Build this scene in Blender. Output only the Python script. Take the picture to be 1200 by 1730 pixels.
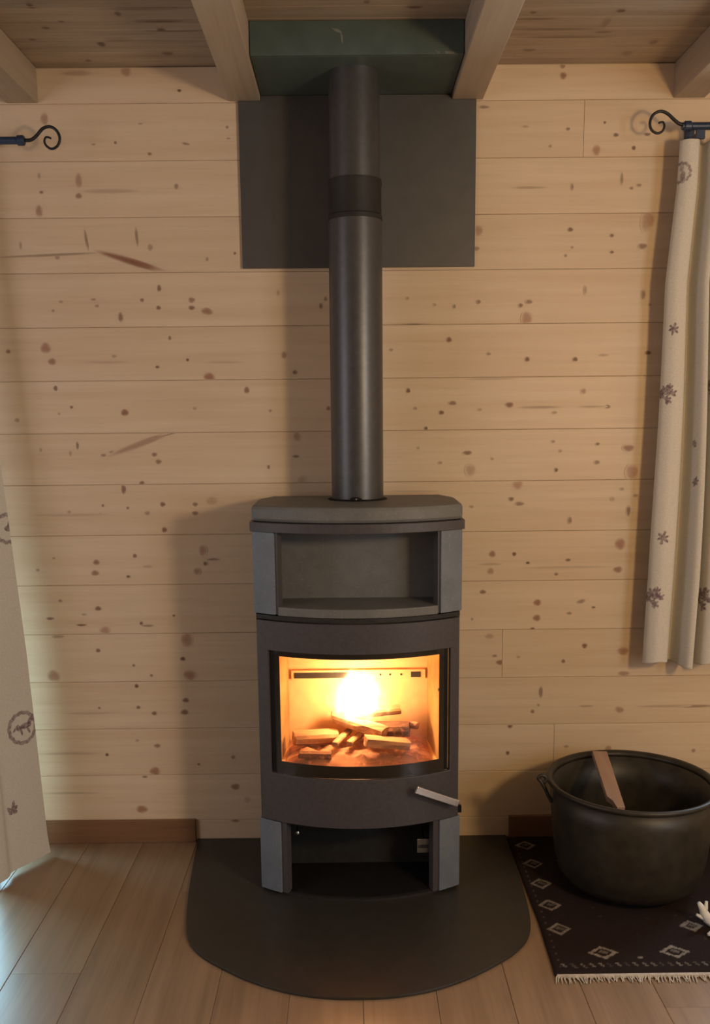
import bpy, bmesh, math, random
import numpy as np
from mathutils import Matrix, Vector
random.seed(7); rng = np.random.default_rng(7)
for o in list(bpy.data.objects): bpy.data.objects.remove(o)
SC = bpy.context.scene; COL = SC.collection

# ------------------------------------------------------------------ camera
YAW, PITCH, ROLL, HC, DC, FPX, CYP = 5.1086e-3, .167767, -.0097892, 1.412145, 3.0, 1600., 970.
_cy, _sy, _cp, _sp = math.cos(YAW), math.sin(YAW), math.cos(PITCH), math.sin(PITCH)
FW = np.array([_sy*_cp, _cy*_cp, -_sp]); _r = np.array([_cy, -_sy, 0.]); _u = np.cross(_r, FW)
RT = math.cos(ROLL)*_r + math.sin(ROLL)*_u; UP = -math.sin(ROLL)*_r + math.cos(ROLL)*_u
CAM = np.array([0., -DC, HC])
cd = bpy.data.cameras.new('camera'); cam = bpy.data.objects.new('camera', cd); COL.objects.link(cam)
cd.sensor_fit = 'HORIZONTAL'; cd.sensor_width = 36; cd.lens = 36*FPX/1200; cd.shift_y = (CYP-865)/1200; cd.clip_start = .05
cam.matrix_world = Matrix(((RT[0], UP[0], -FW[0], CAM[0]), (RT[1], UP[1], -FW[1], CAM[1]), (RT[2], UP[2], -FW[2], CAM[2]), (0, 0, 0, 1)))
SC.camera = cam

def ray(x, y): return FW + RT*(x-600)/FPX + UP*(CYP-y)/FPX
def atY(x, y, Y=0.):            # a measured point of the photograph on the plane at depth Y
    D = ray(x, y); return CAM + D*((Y-CAM[1])/D[1])
def atZ(x, y, Z=0.):
    D = ray(x, y); return CAM + D*((Z-CAM[2])/D[2])

# ------------------------------------------------------------------ world, lights, exposure
W = bpy.data.worlds.new('world'); SC.world = W; W.use_nodes = True
W.node_tree.nodes['Background'].inputs[0].default_value = (.35, .5, .8, 1)
W.node_tree.nodes['Background'].inputs[1].default_value = .3
vs = SC.view_settings; vs.view_transform = 'Standard'; vs.look = 'None'; vs.exposure = -.08; vs.gamma = 1; vs.use_curve_mapping = False

def light(name, kind, loc, energy, col, size=.1, size_y=None, direction=None):
    l = bpy.data.lights.new(name, kind); l.energy = energy; l.color = col
    if kind == 'AREA':
        l.shape = 'RECTANGLE'; l.size = size; l.size_y = size_y or size
    else: l.shadow_soft_size = size
    o = bpy.data.objects.new(name, l); COL.objects.link(o); o.location = loc
    if direction is not None: o.rotation_euler = Vector(direction).to_track_quat('-Z', 'Y').to_euler()
    return o
light('floor_lamp_light', 'POINT', (1.45, -2.4, 1.60), 73, (1., .665, .31), .12)
light('daylight_glazed_door', 'AREA', (-1.56, .10, .46), 46, (.36, .72, 1.), .76, .62, (0, -1, 0))
light('daylight_window', 'AREA', (1.75, .10, 1.45), 62, (.46, .70, 1.), .8, 1.3, (0, -1, 0))
light('added_fill_left', 'AREA', (-2.6, -2.2, 1.5), 20, (.88, .84, .95), 1.3, 1.2, (1, 0, 0))  # unseen area light added to fill the shadows; no window in wall_left
light('added_fill_right', 'AREA', (2.6, -3.5, 1.5), 50, (.68, .84, 1.), 1.3, 1.2, (-1, 0, 0))  # added bluish fill from the right; wall_right has no opening for it

# ------------------------------------------------------------------ mesh helpers
class MB:
    def __init__(s): s.v = []; s.f = []
    def add(s, vs, fs):
        n = len(s.v); s.v += [tuple(map(float, q)) for q in vs]; s.f += [tuple(i+n for i in q) for q in fs]; return s
    def box(s, x0, x1, y0, y1, z0, z1):
        return s.add([(x, y, z) for z in (z0, z1) for y in (y0, y1) for x in (x0, x1)],
            [(0, 2, 3, 1), (4, 5, 7, 6), (0, 1, 5, 4), (2, 6, 7, 3), (0, 4, 6, 2), (1, 3, 7, 5)])
    def prism(s, poly, z0, z1):      # plan outline counter-clockwise
        n = len(poly); a = sum(poly[i][0]*poly[(i+1) % n][1]-poly[(i+1) % n][0]*poly[i][1] for i in range(n))
        if a < 0: poly = poly[::-1]
        return s.add([(x, y, z0) for x, y in poly]+[(x, y, z1) for x, y in poly],
            [tuple(range(n))[::-1], tuple(range(n, 2*n))]+[(i, (i+1) % n, n+(i+1) % n, n+i) for i in range(n)])
    def extrude(s, sec, a, b):       # cross-section points list at end a and end b (3D lists)
        n = len(sec); A = [Vector(q) for q in a]; B = [Vector(q) for q in b]
        return s.add(A+B, [tuple(range(n))[::-1], tuple(range(n, 2*n))]+[(i, (i+1) % n, n+(i+1) % n, n+i) for i in range(n)])
    def lathe(s, prof, cx, cy, seg=48):
        n = len(prof); vs = []; fs = []
        for k in range(seg):
            a = 2*math.pi*k/seg
            vs += [(cx+r*math.cos(a), cy+r*math.sin(a), z) for r, z in prof]
        for k in range(seg):
            k2 = (k+1) % seg
            for i in range(n-1): fs.append((k*n+i, k2*n+i, k2*n+i+1, k*n+i+1))
        if prof[0][0] > 1e-6: pass
        return s.add(vs, fs)
    def tube(s, path, rad, seg=8, cap=True):
        P = [Vector(q) for q in path]; n = len(P)
        R = [rad]*n if not hasattr(rad, '__len__') else rad
        T = [(P[min(i+1, n-1)]-P[max(i-1, 0)]).normalized() for i in range(n)]
        u = T[0].orthogonal().normalized(); vs = []; fs = []
        for i in range(n):
            u = (u-T[i]*u.dot(T[i])).normalized(); w = T[i].cross(u)
            vs += [P[i]+(u*math.cos(2*math.pi*k/seg)+w*math.sin(2*math.pi*k/seg))*R[i] for k in range(seg)]
        for i in range(n-1):
            for k in range(seg):
                k2 = (k+1) % seg; fs.append((i*seg+k, i*seg+k2, (i+1)*seg+k2, (i+1)*seg+k))
        if cap: fs += [tuple(range(seg))[::-1], tuple(range((n-1)*seg, n*seg))]
        return s.add(vs, fs)
    def arcgrid(s, xs, zs, r0, r1, hole=None):   # shell on the stove's curved front; hole=(x0,x1,z0,z1) in offsets from the axis
        ths = [math.asin(max(-1, min(1, x/SR))) for x in xs]; nx, nz = len(xs), len(zs)
        def idx(i, j, k): return (i*nz+j)*2+k
        vs = [(SX+r*math.sin(t), SYC-r*math.cos(t), z) for t in ths for z in zs for r in (r0, r1)]
        def on(i, j):
            if i < 0 or j < 0 or i >= nx-1 or j >= nz-1: return False
            if hole:
                mx, mz = (xs[i]+xs[i+1])/2, (zs[j]+zs[j+1])/2
                if hole[0] < mx < hole[1] and hole[2] < mz < hole[3]: return False
            return True
        fs = []
        for i in range(nx-1):
            for j in range(nz-1):
                if not on(i, j): continue
                fs.append((idx(i, j, 1), idx(i+1, j, 1), idx(i+1, j+1, 1), idx(i, j+1, 1)))
                fs.append((idx(i, j, 0), idx(i, j+1, 0), idx(i+1, j+1, 0), idx(i+1, j, 0)))
                if not on(i-1, j): fs.append((idx(i, j, 0), idx(i, j, 1), idx(i, j+1, 1), idx(i, j+1, 0)))
                if not on(i+1, j): fs.append((idx(i+1, j, 0), idx(i+1, j+1, 0), idx(i+1, j+1, 1), idx(i+1, j, 1)))
                if not on(i, j-1): fs.append((idx(i, j, 0), idx(i+1, j, 0), idx(i+1, j, 1), idx(i, j, 1)))
                if not on(i, j+1): fs.append((idx(i, j+1, 0), idx(i, j+1, 1), idx(i+1, j+1, 1), idx(i+1, j+1, 0)))
        used = sorted({q for t in fs for q in t}); mp = {q: k for k, q in enumerate(used)}
        return s.add([vs[q] for q in used], [tuple(mp[q] for q in t) for t in fs])
    def build(s, name, mat, parent=None, bevel=0, smooth=False, subsurf=0, colors=None, weld=False):
        V = np.array(s.v); lo, hi = V.min(0), V.max(0); org = np.array([(lo[0]+hi[0])/2, (lo[1]+hi[1])/2, lo[2]])
        me = bpy.data.meshes.new(name); me.from_pydata([tuple(q) for q in V-org], [], s.f)
        if colors is not None:
            ca = me.color_attributes.new('mark', 'FLOAT_COLOR', 'POINT')
            c = np.ones((len(V), 4), np.float32); c[:, :3] = np.asarray(colors)
            ca.data.foreach_set('color', c.ravel())
        bm = bmesh.new(); bm.from_mesh(me)
        if weld: bmesh.ops.remove_doubles(bm, verts=bm.verts, dist=1e-5)
        bmesh.ops.recalc_face_normals(bm, faces=bm.faces); bm.to_mesh(me); bm.free()
        me.materials.append(mat)
        o = bpy.data.objects.new(name, me); COL.objects.link(o)
        pw = wloc(parent) if parent else np.zeros(3)
        o.parent = parent; o.location = org-pw; WL[o.name] = org
        if bevel:
            m = o.modifiers.new('bevel', 'BEVEL'); m.width = bevel; m.segments = 2; m.limit_method = 'ANGLE'; m.angle_limit = math.radians(40)
        if subsurf:
            m = o.modifiers.new('sub', 'SUBSURF'); m.levels = m.render_levels = subsurf
        if smooth:
            me.polygons.foreach_set('use_smooth', [True]*len(me.polygons))
            if smooth != 'all':
                try: me.set_sharp_from_angle(angle=math.radians(35))
                except Exception: pass
        return o
WL = {}
def wloc(o): return WL[o.name]
def empty(name, loc):
    o = bpy.data.objects.new(name, None); COL.objects.link(o); o.location = loc; WL[o.name] = np.array(loc, float); o.empty_display_size = .05; return o
def tag(o, label=None, cat=None, group=None, kind=None):
    for k, v in (('label', label), ('category', cat), ('group', group), ('kind', kind)):
        if v: o[k] = v
    return o

# ------------------------------------------------------------------ materials
def newmat(name):
    m = bpy.data.materials.new(name); m.use_nodes = True; nt = m.node_tree; return m, nt, nt.nodes['Principled BSDF']
def N(nt, t, **k):
    n = nt.nodes.new(t)
    for a, v in k.items():
        if hasattr(n, a): setattr(n, a, v)
    return n
def ramp(nt, stops):
    r = N(nt, 'ShaderNodeValToRGB'); e = r.color_ramp.elements
    while len(e) < len(stops): e.new(.5)
    for q, (p, c) in zip(e, stops): q.position = p; q.color = (*c, 1)
    return r
def mixc(nt, a, b, fac, mode='MIX'):
    m = N(nt, 'ShaderNodeMix', data_type='RGBA', blend_type=mode)
    for s, v in ((0, fac), (6, a), (7, b)):
        if isinstance(v, bpy.types.NodeSocket): nt.links.new(v, m.inputs[s])
        else: m.inputs[s].default_value = v if s == 0 else (*v, 1)
    return m.outputs[2]
def noise(nt, scale, nscale=1., detail=4., rough=.55, coord='pos', offset=None):
    if coord == 'pos': c = N(nt, 'ShaderNodeNewGeometry').outputs['Position']
    else: c = N(nt, 'ShaderNodeTexCoord').outputs['Object']
    m = N(nt, 'ShaderNodeMapping'); nt.links.new(c, m.inputs[0]); m.inputs['Scale'].default_value = scale
    if offset is not None: nt.links.new(offset, m.inputs['Location'])
    n = N(nt, 'ShaderNodeTexNoise'); nt.links.new(m.outputs[0], n.inputs[0])
    n.inputs['Scale'].default_value = nscale; n.inputs['Detail'].default_value = detail; n.inputs['Roughness'].default_value = rough
    return n.outputs[0]
def wood(name, light_c, dark_c, knot_c, axis='x', rough=.5, vary=.12, streak=.5, spec=.3, fine=1.):
    m, nt, b = newmat(name); L = nt.links
    info = N(nt, 'ShaderNodeObjectInfo'); cmb = N(nt, 'ShaderNodeCombineXYZ')
    mu = N(nt, 'ShaderNodeMath', operation='MULTIPLY'); L.new(info.outputs['Random'], mu.inputs[0]); mu.inputs[1].default_value = 37.
    for i in range(3): L.new(mu.outputs[0], cmb.inputs[i])
    sc = {'x': (1.3, 28*fine, 28*fine), 'y': (28*fine, 1.3, 28*fine), 'z': (28*fine, 28*fine, 1.3)}[axis]
    n1 = noise(nt, sc, 1., 5, .6, 'pos', cmb.outputs[0])
    n2 = noise(nt, tuple(q*3 for q in sc), 1., 3, .6, 'pos', cmb.outputs[0])
    n3 = noise(nt, (2., 2., 2.), 1., 2, .5, 'pos', cmb.outputs[0])
    r = ramp(nt, [(.35, light_c), (.72, dark_c)]); L.new(n1, r.inputs[0])
    c = mixc(nt, r.outputs[0], dark_c, .0)
    r2 = ramp(nt, [(.5, (1, 1, 1)), (.8, (1-streak*.45, 1-streak*.5, 1-streak*.55))]); L.new(n2, r2.inputs[0])
    c = mixc(nt, c, r2.outputs[0], 1., 'MULTIPLY')
    r3 = ramp(nt, [(.3, (1-vary, 1-vary, 1-vary)), (.7, (1, 1, 1))]); L.new(n3, r3.inputs[0])
    c = mixc(nt, c, r3.outputs[0], 1., 'MULTIPLY')
    rv = ramp(nt, [(0., (1-vary, 1-vary*1.1, 1-vary*1.2)), (1., (1, 1, 1))]); L.new(info.outputs['Random'], rv.inputs[0])
    c = mixc(nt, c, rv.outputs[0], 1., 'MULTIPLY')
    if knot_c:
        at = N(nt, 'ShaderNodeVertexColor', layer_name='mark'); sp = N(nt, 'ShaderNodeSeparateColor'); L.new(at.outputs[0], sp.inputs[0])
        kc = mixc(nt, tuple(q*.55 for q in knot_c), tuple(q*1.55 for q in knot_c), sp.outputs[1])
        c = mixc(nt, c, kc, sp.outputs[0])
    L.new(c, b.inputs['Base Color']); b.inputs['Roughness'].default_value = rough; b.inputs['Specular IOR Level'].default_value = spec
    bp = N(nt, 'ShaderNodeBump'); bp.inputs['Strength'].default_value = .06; bp.inputs['Distance'].default_value = .002; L.new(n2, bp.inputs['Height']); L.new(bp.outputs[0], b.inputs['Normal'])
    return m
def plain(name, col, rough=.5, metal=0., vary=.15, nscale=40., spec=.4, bump=.05, coat=0.):
    m, nt, b = newmat(name); L = nt.links
    n = noise(nt, (1, 1, 1), nscale, 4, .6)
    r = ramp(nt, [(.3, tuple(q*(1-vary) for q in col)), (.7, tuple(min(1, q*(1+vary)) for q in col))]); L.new(n, r.inputs[0])
    L.new(r.outputs[0], b.inputs['Base Color']); b.inputs['Roughness'].default_value = rough; b.inputs['Metallic'].default_value = metal
    b.inputs['Specular IOR Level'].default_value = spec
    if coat: b.inputs['Coat Weight'].default_value = coat; b.inputs['Coat Roughness'].default_value = .1
    if bump:
        bp = N(nt, 'ShaderNodeBump'); bp.inputs['Strength'].default_value = bump; bp.inputs['Distance'].default_value = .002; L.new(n, bp.inputs['Height']); L.new(bp.outputs[0], b.inputs['Normal'])
    return m
def stone(name, col, fleck):
    m, nt, b = newmat(name); L = nt.links
    n = noise(nt, (1, 1, 1), 14., 6, .65); n2 = noise(nt, (1, 1, 1), 160., 2, .5)
    r = ramp(nt, [(.3, tuple(q*.75 for q in col)), (.7, col)]); L.new(n, r.inputs[0])
    r2 = ramp(nt, [(.62, (0, 0, 0)), (.75, (1, 1, 1))]); L.new(n2, r2.inputs[0])
    fc = N(nt, 'ShaderNodeMath', operation='MULTIPLY'); L.new(r2.outputs[0], fc.inputs[0]); fc.inputs[1].default_value = .35
    c = mixc(nt, r.outputs[0], fleck, fc.outputs[0]); L.new(c, b.inputs['Base Color'])
    b.inputs['Roughness'].default_value = .55
    bp = N(nt, 'ShaderNodeBump'); bp.inputs['Strength'].default_value = .1; bp.inputs['Distance'].default_value = .002; L.new(n, bp.inputs['Height']); L.new(bp.outputs[0], b.inputs['Normal'])
    return m
def printed(name, base, ink, rough=.9, weave=300.):    # cloth with a flat print held in the colour attribute
    m, nt, b = newmat(name); L = nt.links
    at = N(nt, 'ShaderNodeVertexColor', layer_name='mark'); sp = N(nt, 'ShaderNodeSeparateColor'); L.new(at.outputs[0], sp.inputs[0])
    n = noise(nt, (1, 1, 1), weave, 2, .5); r = ramp(nt, [(.3, tuple(q*.85 for q in base)), (.7, base)]); L.new(n, r.inputs[0])
    n2 = noise(nt, (1, 1, 1), 120., 3, .6); r2 = ramp(nt, [(.35, (.55, .55, .55)), (.6, (1, 1, 1))]); L.new(n2, r2.inputs[0])
    f = N(nt, 'ShaderNodeMath', operation='MULTIPLY'); L.new(sp.outputs[0], f.inputs[0]); L.new(r2.outputs[0], f.inputs[1])
    L.new(mixc(nt, r.outputs[0], ink, f.outputs[0]), b.inputs['Base Color']); b.inputs['Roughness'].default_value = rough; b.inputs['Specular IOR Level'].default_value = .1
    return m
M = {}
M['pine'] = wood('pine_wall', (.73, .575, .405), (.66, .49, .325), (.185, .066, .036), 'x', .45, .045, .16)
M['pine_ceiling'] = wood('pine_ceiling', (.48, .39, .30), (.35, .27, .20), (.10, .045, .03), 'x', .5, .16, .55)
M['beam'] = wood('pine_beam', (.48, .385, .29), (.40, .315, .23), (.15, .07, .04), 'y', .5, .08, .25)
M['floor'] = wood('oak_floor', (.325, .215, .13), (.24, .155, .09), (.1, .05, .03), 'y', .35, .1, .4, .5)
M['base_wood'] = wood('baseboard_wood', (.26, .135, .07), (.20, .105, .055), None, 'x', .4, .08, .3)
M['plain_wall'] = wood('pine_room', (.70, .53, .35), (.62, .44, .28), None, 'x', .5, .06, .2)
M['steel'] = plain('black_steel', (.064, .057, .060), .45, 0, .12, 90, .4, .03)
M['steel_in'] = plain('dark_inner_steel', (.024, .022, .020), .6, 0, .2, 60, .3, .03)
M['black'] = plain('soot_black', (.010, .009, .009), .7, 0, .2, 60, .2, .03)
M['pipe'] = plain('grey_flue_paint', (.088, .087, .088), .40, .55, .1, 60, .45, .03)
M['pipe_band'] = plain('flue_band', (.022, .020, .018), .6, 0, .15, 80, .3, .05)
M['plate'] = plain('heat_shield_grey', (.125, .12, .115), .52, .8, .06, 20, .3, .02)
M['slate'] = stone('soapstone', (.15, .148, .14), (.30, .295, .28))
M['slate_daylit'] = stone('soapstone_daylit', (.16, .18, .21), (.31, .33, .35))  # same stone, bluish daylight cast put into the base colour
M['green'] = plain('green_painted_board', (.072, .098, .088), .5, 0, .12, 18, .35, .04)
M['chip'] = plain('bare_board', (.16, .17, .15), .7, 0, .2, 60, .2, .03)
M['hearth'] = plain('hearth_steel', (.034, .030, .025), .38, 0, .12, 25, .4, .02)
M['chrome'] = plain('brushed_steel', (.72, .72, .72), .28, 1., .06, 80, .5, .02)
M['iron_daylit'] = plain('daylit_iron', (.018, .034, .075), .38, 0, .25, 60, .5, .06)  # dark iron with the blue of reflected daylight mixed into its colour
M['iron'] = plain('black_iron', (.016, .014, .016), .45, 0, .25, 60, .4, .06)
M['cast'] = plain('cast_iron', (.027, .022, .014), .46, 0, .35, 22, .45, .25)
M['cast_in'] = plain('cast_iron_inside', (.022, .017, .013), .6, 0, .4, 16, .35, .2)
M['kindling'] = wood('kindling_wood', (.47, .31, .22), (.38, .23, .155), None, 'y', .6, .1, .3)
M['curtain'] = printed('printed_linen', (.65, .61, .54), (.13, .07, .09))
M['rug'] = printed('knotted_rug', (.024, .015, .013), (.34, .29, .235), .95, 200.)
M['fringe'] = plain('rug_fringe', (.50, .44, .36), .9, 0, .25, 80, .1, .2)
M['white'] = plain('white_ceramic', (.70, .68, .62), .5, 0, .08, 60, .3, .05)
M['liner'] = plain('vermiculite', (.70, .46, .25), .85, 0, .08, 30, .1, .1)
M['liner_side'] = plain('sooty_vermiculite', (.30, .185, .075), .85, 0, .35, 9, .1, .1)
M['ash'] = plain('ash_bed', (.34, .17, .10), .95, 0, .4, 60, .05, .6)
def log_mat(name, a, b_, glow):
    m, nt, b = newmat(name); L = nt.links
    n = noise(nt, (3, 40, 40), 1., 5, .6, 'obj'); r = ramp(nt, [(.35, a), (.65, b_)]); L.new(n, r.inputs[0]); L.new(r.outputs[0], b.inputs['Base Color'])
    b.inputs['Roughness'].default_value = .9
    n2 = noise(nt, (1, 1, 1), 60., 3, .6, 'obj'); r2 = ramp(nt, [(.55, (0, 0, 0)), (.75, (1, .22, .05))]); L.new(n2, r2.inputs[0])
    L.new(r2.outputs[0], b.inputs['Emission Color']); b.inputs['Emission Strength'].default_value = glow
    bp = N(nt, 'ShaderNodeBump'); bp.inputs['Strength'].default_value = .5; bp.inputs['Distance'].default_value = .004; L.new(n, bp.inputs['Height']); L.new(bp.outputs[0], b.inputs['Normal'])
    return m
M['log'] = log_mat('split_log', (.50, .29, .15), (.20, .085, .045), .12)
M['bark'] = log_mat('charred_bark', (.20, .09, .05), (.06, .03, .022), .4)
M['ember'] = log_mat('ember_bed', (.46, .21, .11), (.26, .11, .07), .5)
def glass_mat():
    m, nt, b = newmat('stove_glass'); nt.nodes.remove(b); L = nt.links
    t = N(nt, 'ShaderNodeBsdfTransparent'); t.inputs[0].default_value = (.96, .93, .88, 1)
    g = N(nt, 'ShaderNodeBsdfGlossy'); g.inputs['Roughness'].default_value = .03
    fr = N(nt, 'ShaderNodeFresnel'); 
    ge = N(nt, 'ShaderNodeNewGeometry'); io = N(nt, 'ShaderNodeMapRange'); L.new(ge.outputs['Backfacing'], io.inputs[0])   # thin sheet: both faces reflect alike
    io.inputs[3].default_value = 1.45; io.inputs[4].default_value = 1/1.45; L.new(io.outputs[0], fr.inputs[0])
    mx = N(nt, 'ShaderNodeMixShader'); L.new(fr.outputs[0], mx.inputs[0]); L.new(t.outputs[0], mx.inputs[1]); L.new(g.outputs[0], mx.inputs[2])
    L.new(mx.outputs[0], nt.nodes['Material Output'].inputs[0]); return m
M['glass'] = glass_mat()

# ------------------------------------------------------------------ the room
ZC, ZB, BW, ZL0 = 2.425, 2.326, .16085, 2.3242     # ceiling, beam underside, wall board height, first board line
RX0, RX1, RY0 = -2.7, 2.7, -8.0
DOOR = (-2.00, -1.12, .0, 2.08); WIN = (1.32, 2.15, .72, 2.08)

# wall knots and streaks measured on the photograph: px, py, half-width, half-height, strength, turn (degrees, up to the right positive)
KN = [(213,121,8,7,.6),(303,153,3,2,.9),(75,201,6,9,.6),(195,241,2,2,.7),(253,260,3,2,.7),(314,243,6,1.5,.6,-10),(158,244,3,1,.5),(237,209,4,1,.4),(133,305,5,11,.55),(133,331,5,4,.7),
(298,315,3,4,.6),(66,297,2,4,.4),(70,325,3,2,.7),(66,357,5,9,.65),(146,405,2,16,.6,8),(231,400,2,14,.6,4),(254,418,4,5,.5),(97,435,4,3,.5),(35,415,2,6,.4),(350,438,2,3,.5),
(397,428,2,2,.7),(384,215,2,2,.6),(386,234,3,1,.5),(85,431,85,1.6,.55,2),(222,442,54,5,.95,-17),(185,323,45,3,.3),(130,124,24,4,.35),
(951,112,4,3,.6),(952,128,5,5,.8),(818,181,8,2,.6),(960,218,3,2,.7),(1008,254,6,8,.65),(1041,228,4,2.5,.8),(1022,207,1.8,1.8,.8),(1071,250,3,3,.9),(1094,227,5,2,.8),(1051,302,2,9,.6),
(1067,318,3,2,.6),(1080,313,4,2,.6),(895,317,28,1.6,.4),(967,316,2,5,.6),(809,390,6,8,.6),(805,420,5,3,.6),(964,388,4,3,.85),(1034,398,3,2.5,.8),(1095,372,10,17,.6,-12),(1086,416,7,4,.8),
(1034,426,3,2,.8),(956,432,2,2,.6),(967,418,2,1.5,.5),(930,247,2,2,.5),(888,214,5,1.5,.4),
(269,487,3,5,.8),(240,507,3,2.5,.7),(324,507,5,4,.7),(324,520,5,3,.8),(350,526,9,5,.75,-10),(268,520,3.5,3,.8),(204,536,3.5,7,.75),(103,510,3,2,.4),(158,506,4,1.5,.5),(164,517,3,2,.5),
(90,525,2,2,.5),(77,588,8,8,.75),(88,611,6,5,.75),(14,594,3.5,3,.7),(287,571,2,3,.7),(317,608,2,2,.9),(266,620,3,2,.8),(354,638,9,7,.85,-25),(193,602,4,2,.4),(480,600,4,5,.6),
(498,629,3,3,.8),(417,659,4,5,.8),(94,656,3,4,.8),(121,688,2.5,2,.7),(211,697,6,5,.9),(29,710,4,3,.5),(100,699,2,2,.4),(329,690,3,2,.4),(457,694,2,2,.5),(555,690,3,3,.7),
(131,753,2,6,.7),(190,764,5,2,.5),(69,760,2,3,.4),(119,766,2,4,.4),(175,769,4,2,.6),(261,768,4,3,.7),(268,780,4.5,3.5,.7),(502,737,5,8,.5),(500,771,5,2,.7),(454,789,2,3,.7),
(510,812,6,8,.35),(209,826,3.5,8,.8),(240,817,4,4,.85),(358,846,9,6,.4),(275,852,4,3.5,.85),(330,852,4,3,.7),(330,867,5,3,.7),(249,867,4,3,.5),(216,858,2,2,.7),(174,854,2,2,.7),
(170,869,2,2,.5),(117,865,3,2,.4),(278,895,4,4,.9),(542,517,2,4,.7),(550,505,2,3,.6),(470,495,2,4,.4),(237,750,50,4.5,.55,20),
(689,504,2,2,.4),(735,515,2,2,.4),(768,518,2,3,.6),(809,510,3,3,.7),(880,516,3,3,.8),(894,510,5,3,.7),(890,538,8,10,.65),(989,490,2,6,.5),(1087,498,3,7,.7),(1098,515,2,2,.5),
(759,574,4,4,.9),(661,591,3,2,.5),(826,598,3,2,.6),(891,607,3.5,3.5,.95),(972,607,4,3,.95),(1095,596,5,3,.9),(1020,600,8,1.5,.4),(690,660,3,3.5,.9),(765,681,6,3,.75),(702,690,3,2,.5),
(746,697,4,3,.9),(861,684,6,4,.9),(720,724,2.5,3,.9),(811,692,3,2,.4),(937,697,4,2,.5),(986,661,4,4,.6),(1027,687,4,2.5,.8),(912,688,34,1.6,.45),(1000,687,22,1.2,.4),(707,757,2,2,.4),
(790,765,7,3,.8),(795,794,8,9,.5),(744,782,3,2,.5),(832,775,1.8,1.8,.5),(935,746,2.5,2,.6),(947,762,2,2,.5),(1010,750,3,2,.8),(1009,781,4,3,.7),(940,794,2.5,3,.9),(1062,757,9,5,.85),
(1068,798,10,12,.65),(875,819,8,7,.6,35),(864,843,4,3,.8),(878,851,7,3,.7),(797,856,3,2,.5),(963,879,3,5,.7),(1062,863,3,8,.8),(1051,826,3,2,.5),(1074,837,4,2,.5),(1035,843,3,3,.4),
(1048,919,8,9,.8),(832,936,5,5,.8),(869,936,3,3,.95),(892,951,3,2,.9),(960,946,4,2,.8),(940,970,3,2,.7),(829,965,5,5,.6),(1044,962,7,5,.8),(816,1000,5,3,.8),(908,1018,6,5,.85),
(907,1044,6,5,.85),(982,1016,7,3,.6,15),(1003,1026,3,1.5,.8),(962,1036,4,2,.6),(798,1046,2,2,.5),(900,1063,4,3,.8),(988,1091,4,4,.9),(1053,1100,9,6,.7),(952,1117,3,3,.8),(876,1110,3,2,.4),
(827,1075,7,4,.4),(836,1108,4,2,.6),(845,1119,6,4,.8),(1054,1138,9,4,.6),(914,1169,3,9,.7),(1047,1199,7,5,.6,-20),(900,1202,3,3,.7),(910,1191,2,2,.5),(990,1193,12,1.5,.4),(1170,1193,36,2,.6),
(862,1225,4,5,.95),(858,1272,2.5,3,.9),(957,1261,4,2,.5),(1028,1265,5,5,.6),(1172,1268,3,3,.6),
(163,950,5,4,.8),(161,968,6,4,.75),(228,939,3,3,.8),(91,943,2,1.5,.5),(64,963,3,2,.5),(217,974,3,2,.8),(343,930,6,8,.6),(347,952,3,3,.8),(360,945,10,1.5,.6),(333,965,5,5,.6),(250,957,8,2,.3),
(102,1015,3,2,.6),(166,1028,5,3.5,.85),(85,1045,6,2,.75),(138,1056,8,1.5,.8),(142,1038,4,1.5,.4),(239,1053,2.5,3,.8),(250,1057,10,1.5,.6),(294,1040,2,1.5,.8),(178,1065,8,6,.6),(98,1075,10,3,.5),
(316,1080,9,12,.6),(166,1099,3.5,3,.8),(309,1113,4,3,.95),(91,1142,10,9,.7,-30),(321,1141,10,8,.7,-20),(226,1124,2,2,.7),(256,1141,2,2,.7),(231,1159,3,3,.95),(314,1183,5,3.5,.85),(312,1203,6,4,.85),
(234,1195,3,2.5,.8),(261,1205,4,3,.8),(168,1196,2,1.5,.7),(266,1260,5,3,.7),(181,1275,2.5,2.5,.9),(262,1303,8,7,.8),(245,1312,4,2,.7),(336,1291,2,2,.7),(394,1279,3,3,.6),(398,1329,7,5,.8),
(418,1351,5,5,.35),(240,1367,9,6,.8),(398,1385,8,4,.7),(232,1251,3,2,.4),(115,1273,50,1.6,.3),(120,1340,46,1.6,.3),
(120,870,60,1.5,.25),(150,1205,40,1.5,.25),(700,830,40,1.2,.2),(960,958,70,1.3,.25),(830,953,18,1.5,.3),(1120,1193,40,1.5,.35),(700,548,30,1.6,.3),(830,640,40,1.4,.3),(380,612,30,1.4,.2),(180,612,35,1.6,.25)]
PXM = (DC)/FPX     # metres per photograph pixel on the wall, before the tilt of the lens
WK = []
for k in KN:
    p = atY(k[0], k[1]); s = np.linalg.norm(atY(k[0]+1, k[1])-p)
    WK.append((p[0], p[2], k[2]*s*1.25+.0012, k[3]*s*1.25+.0012, k[4], math.radians(k[5] if len(k) > 5 else 0)))

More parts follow.
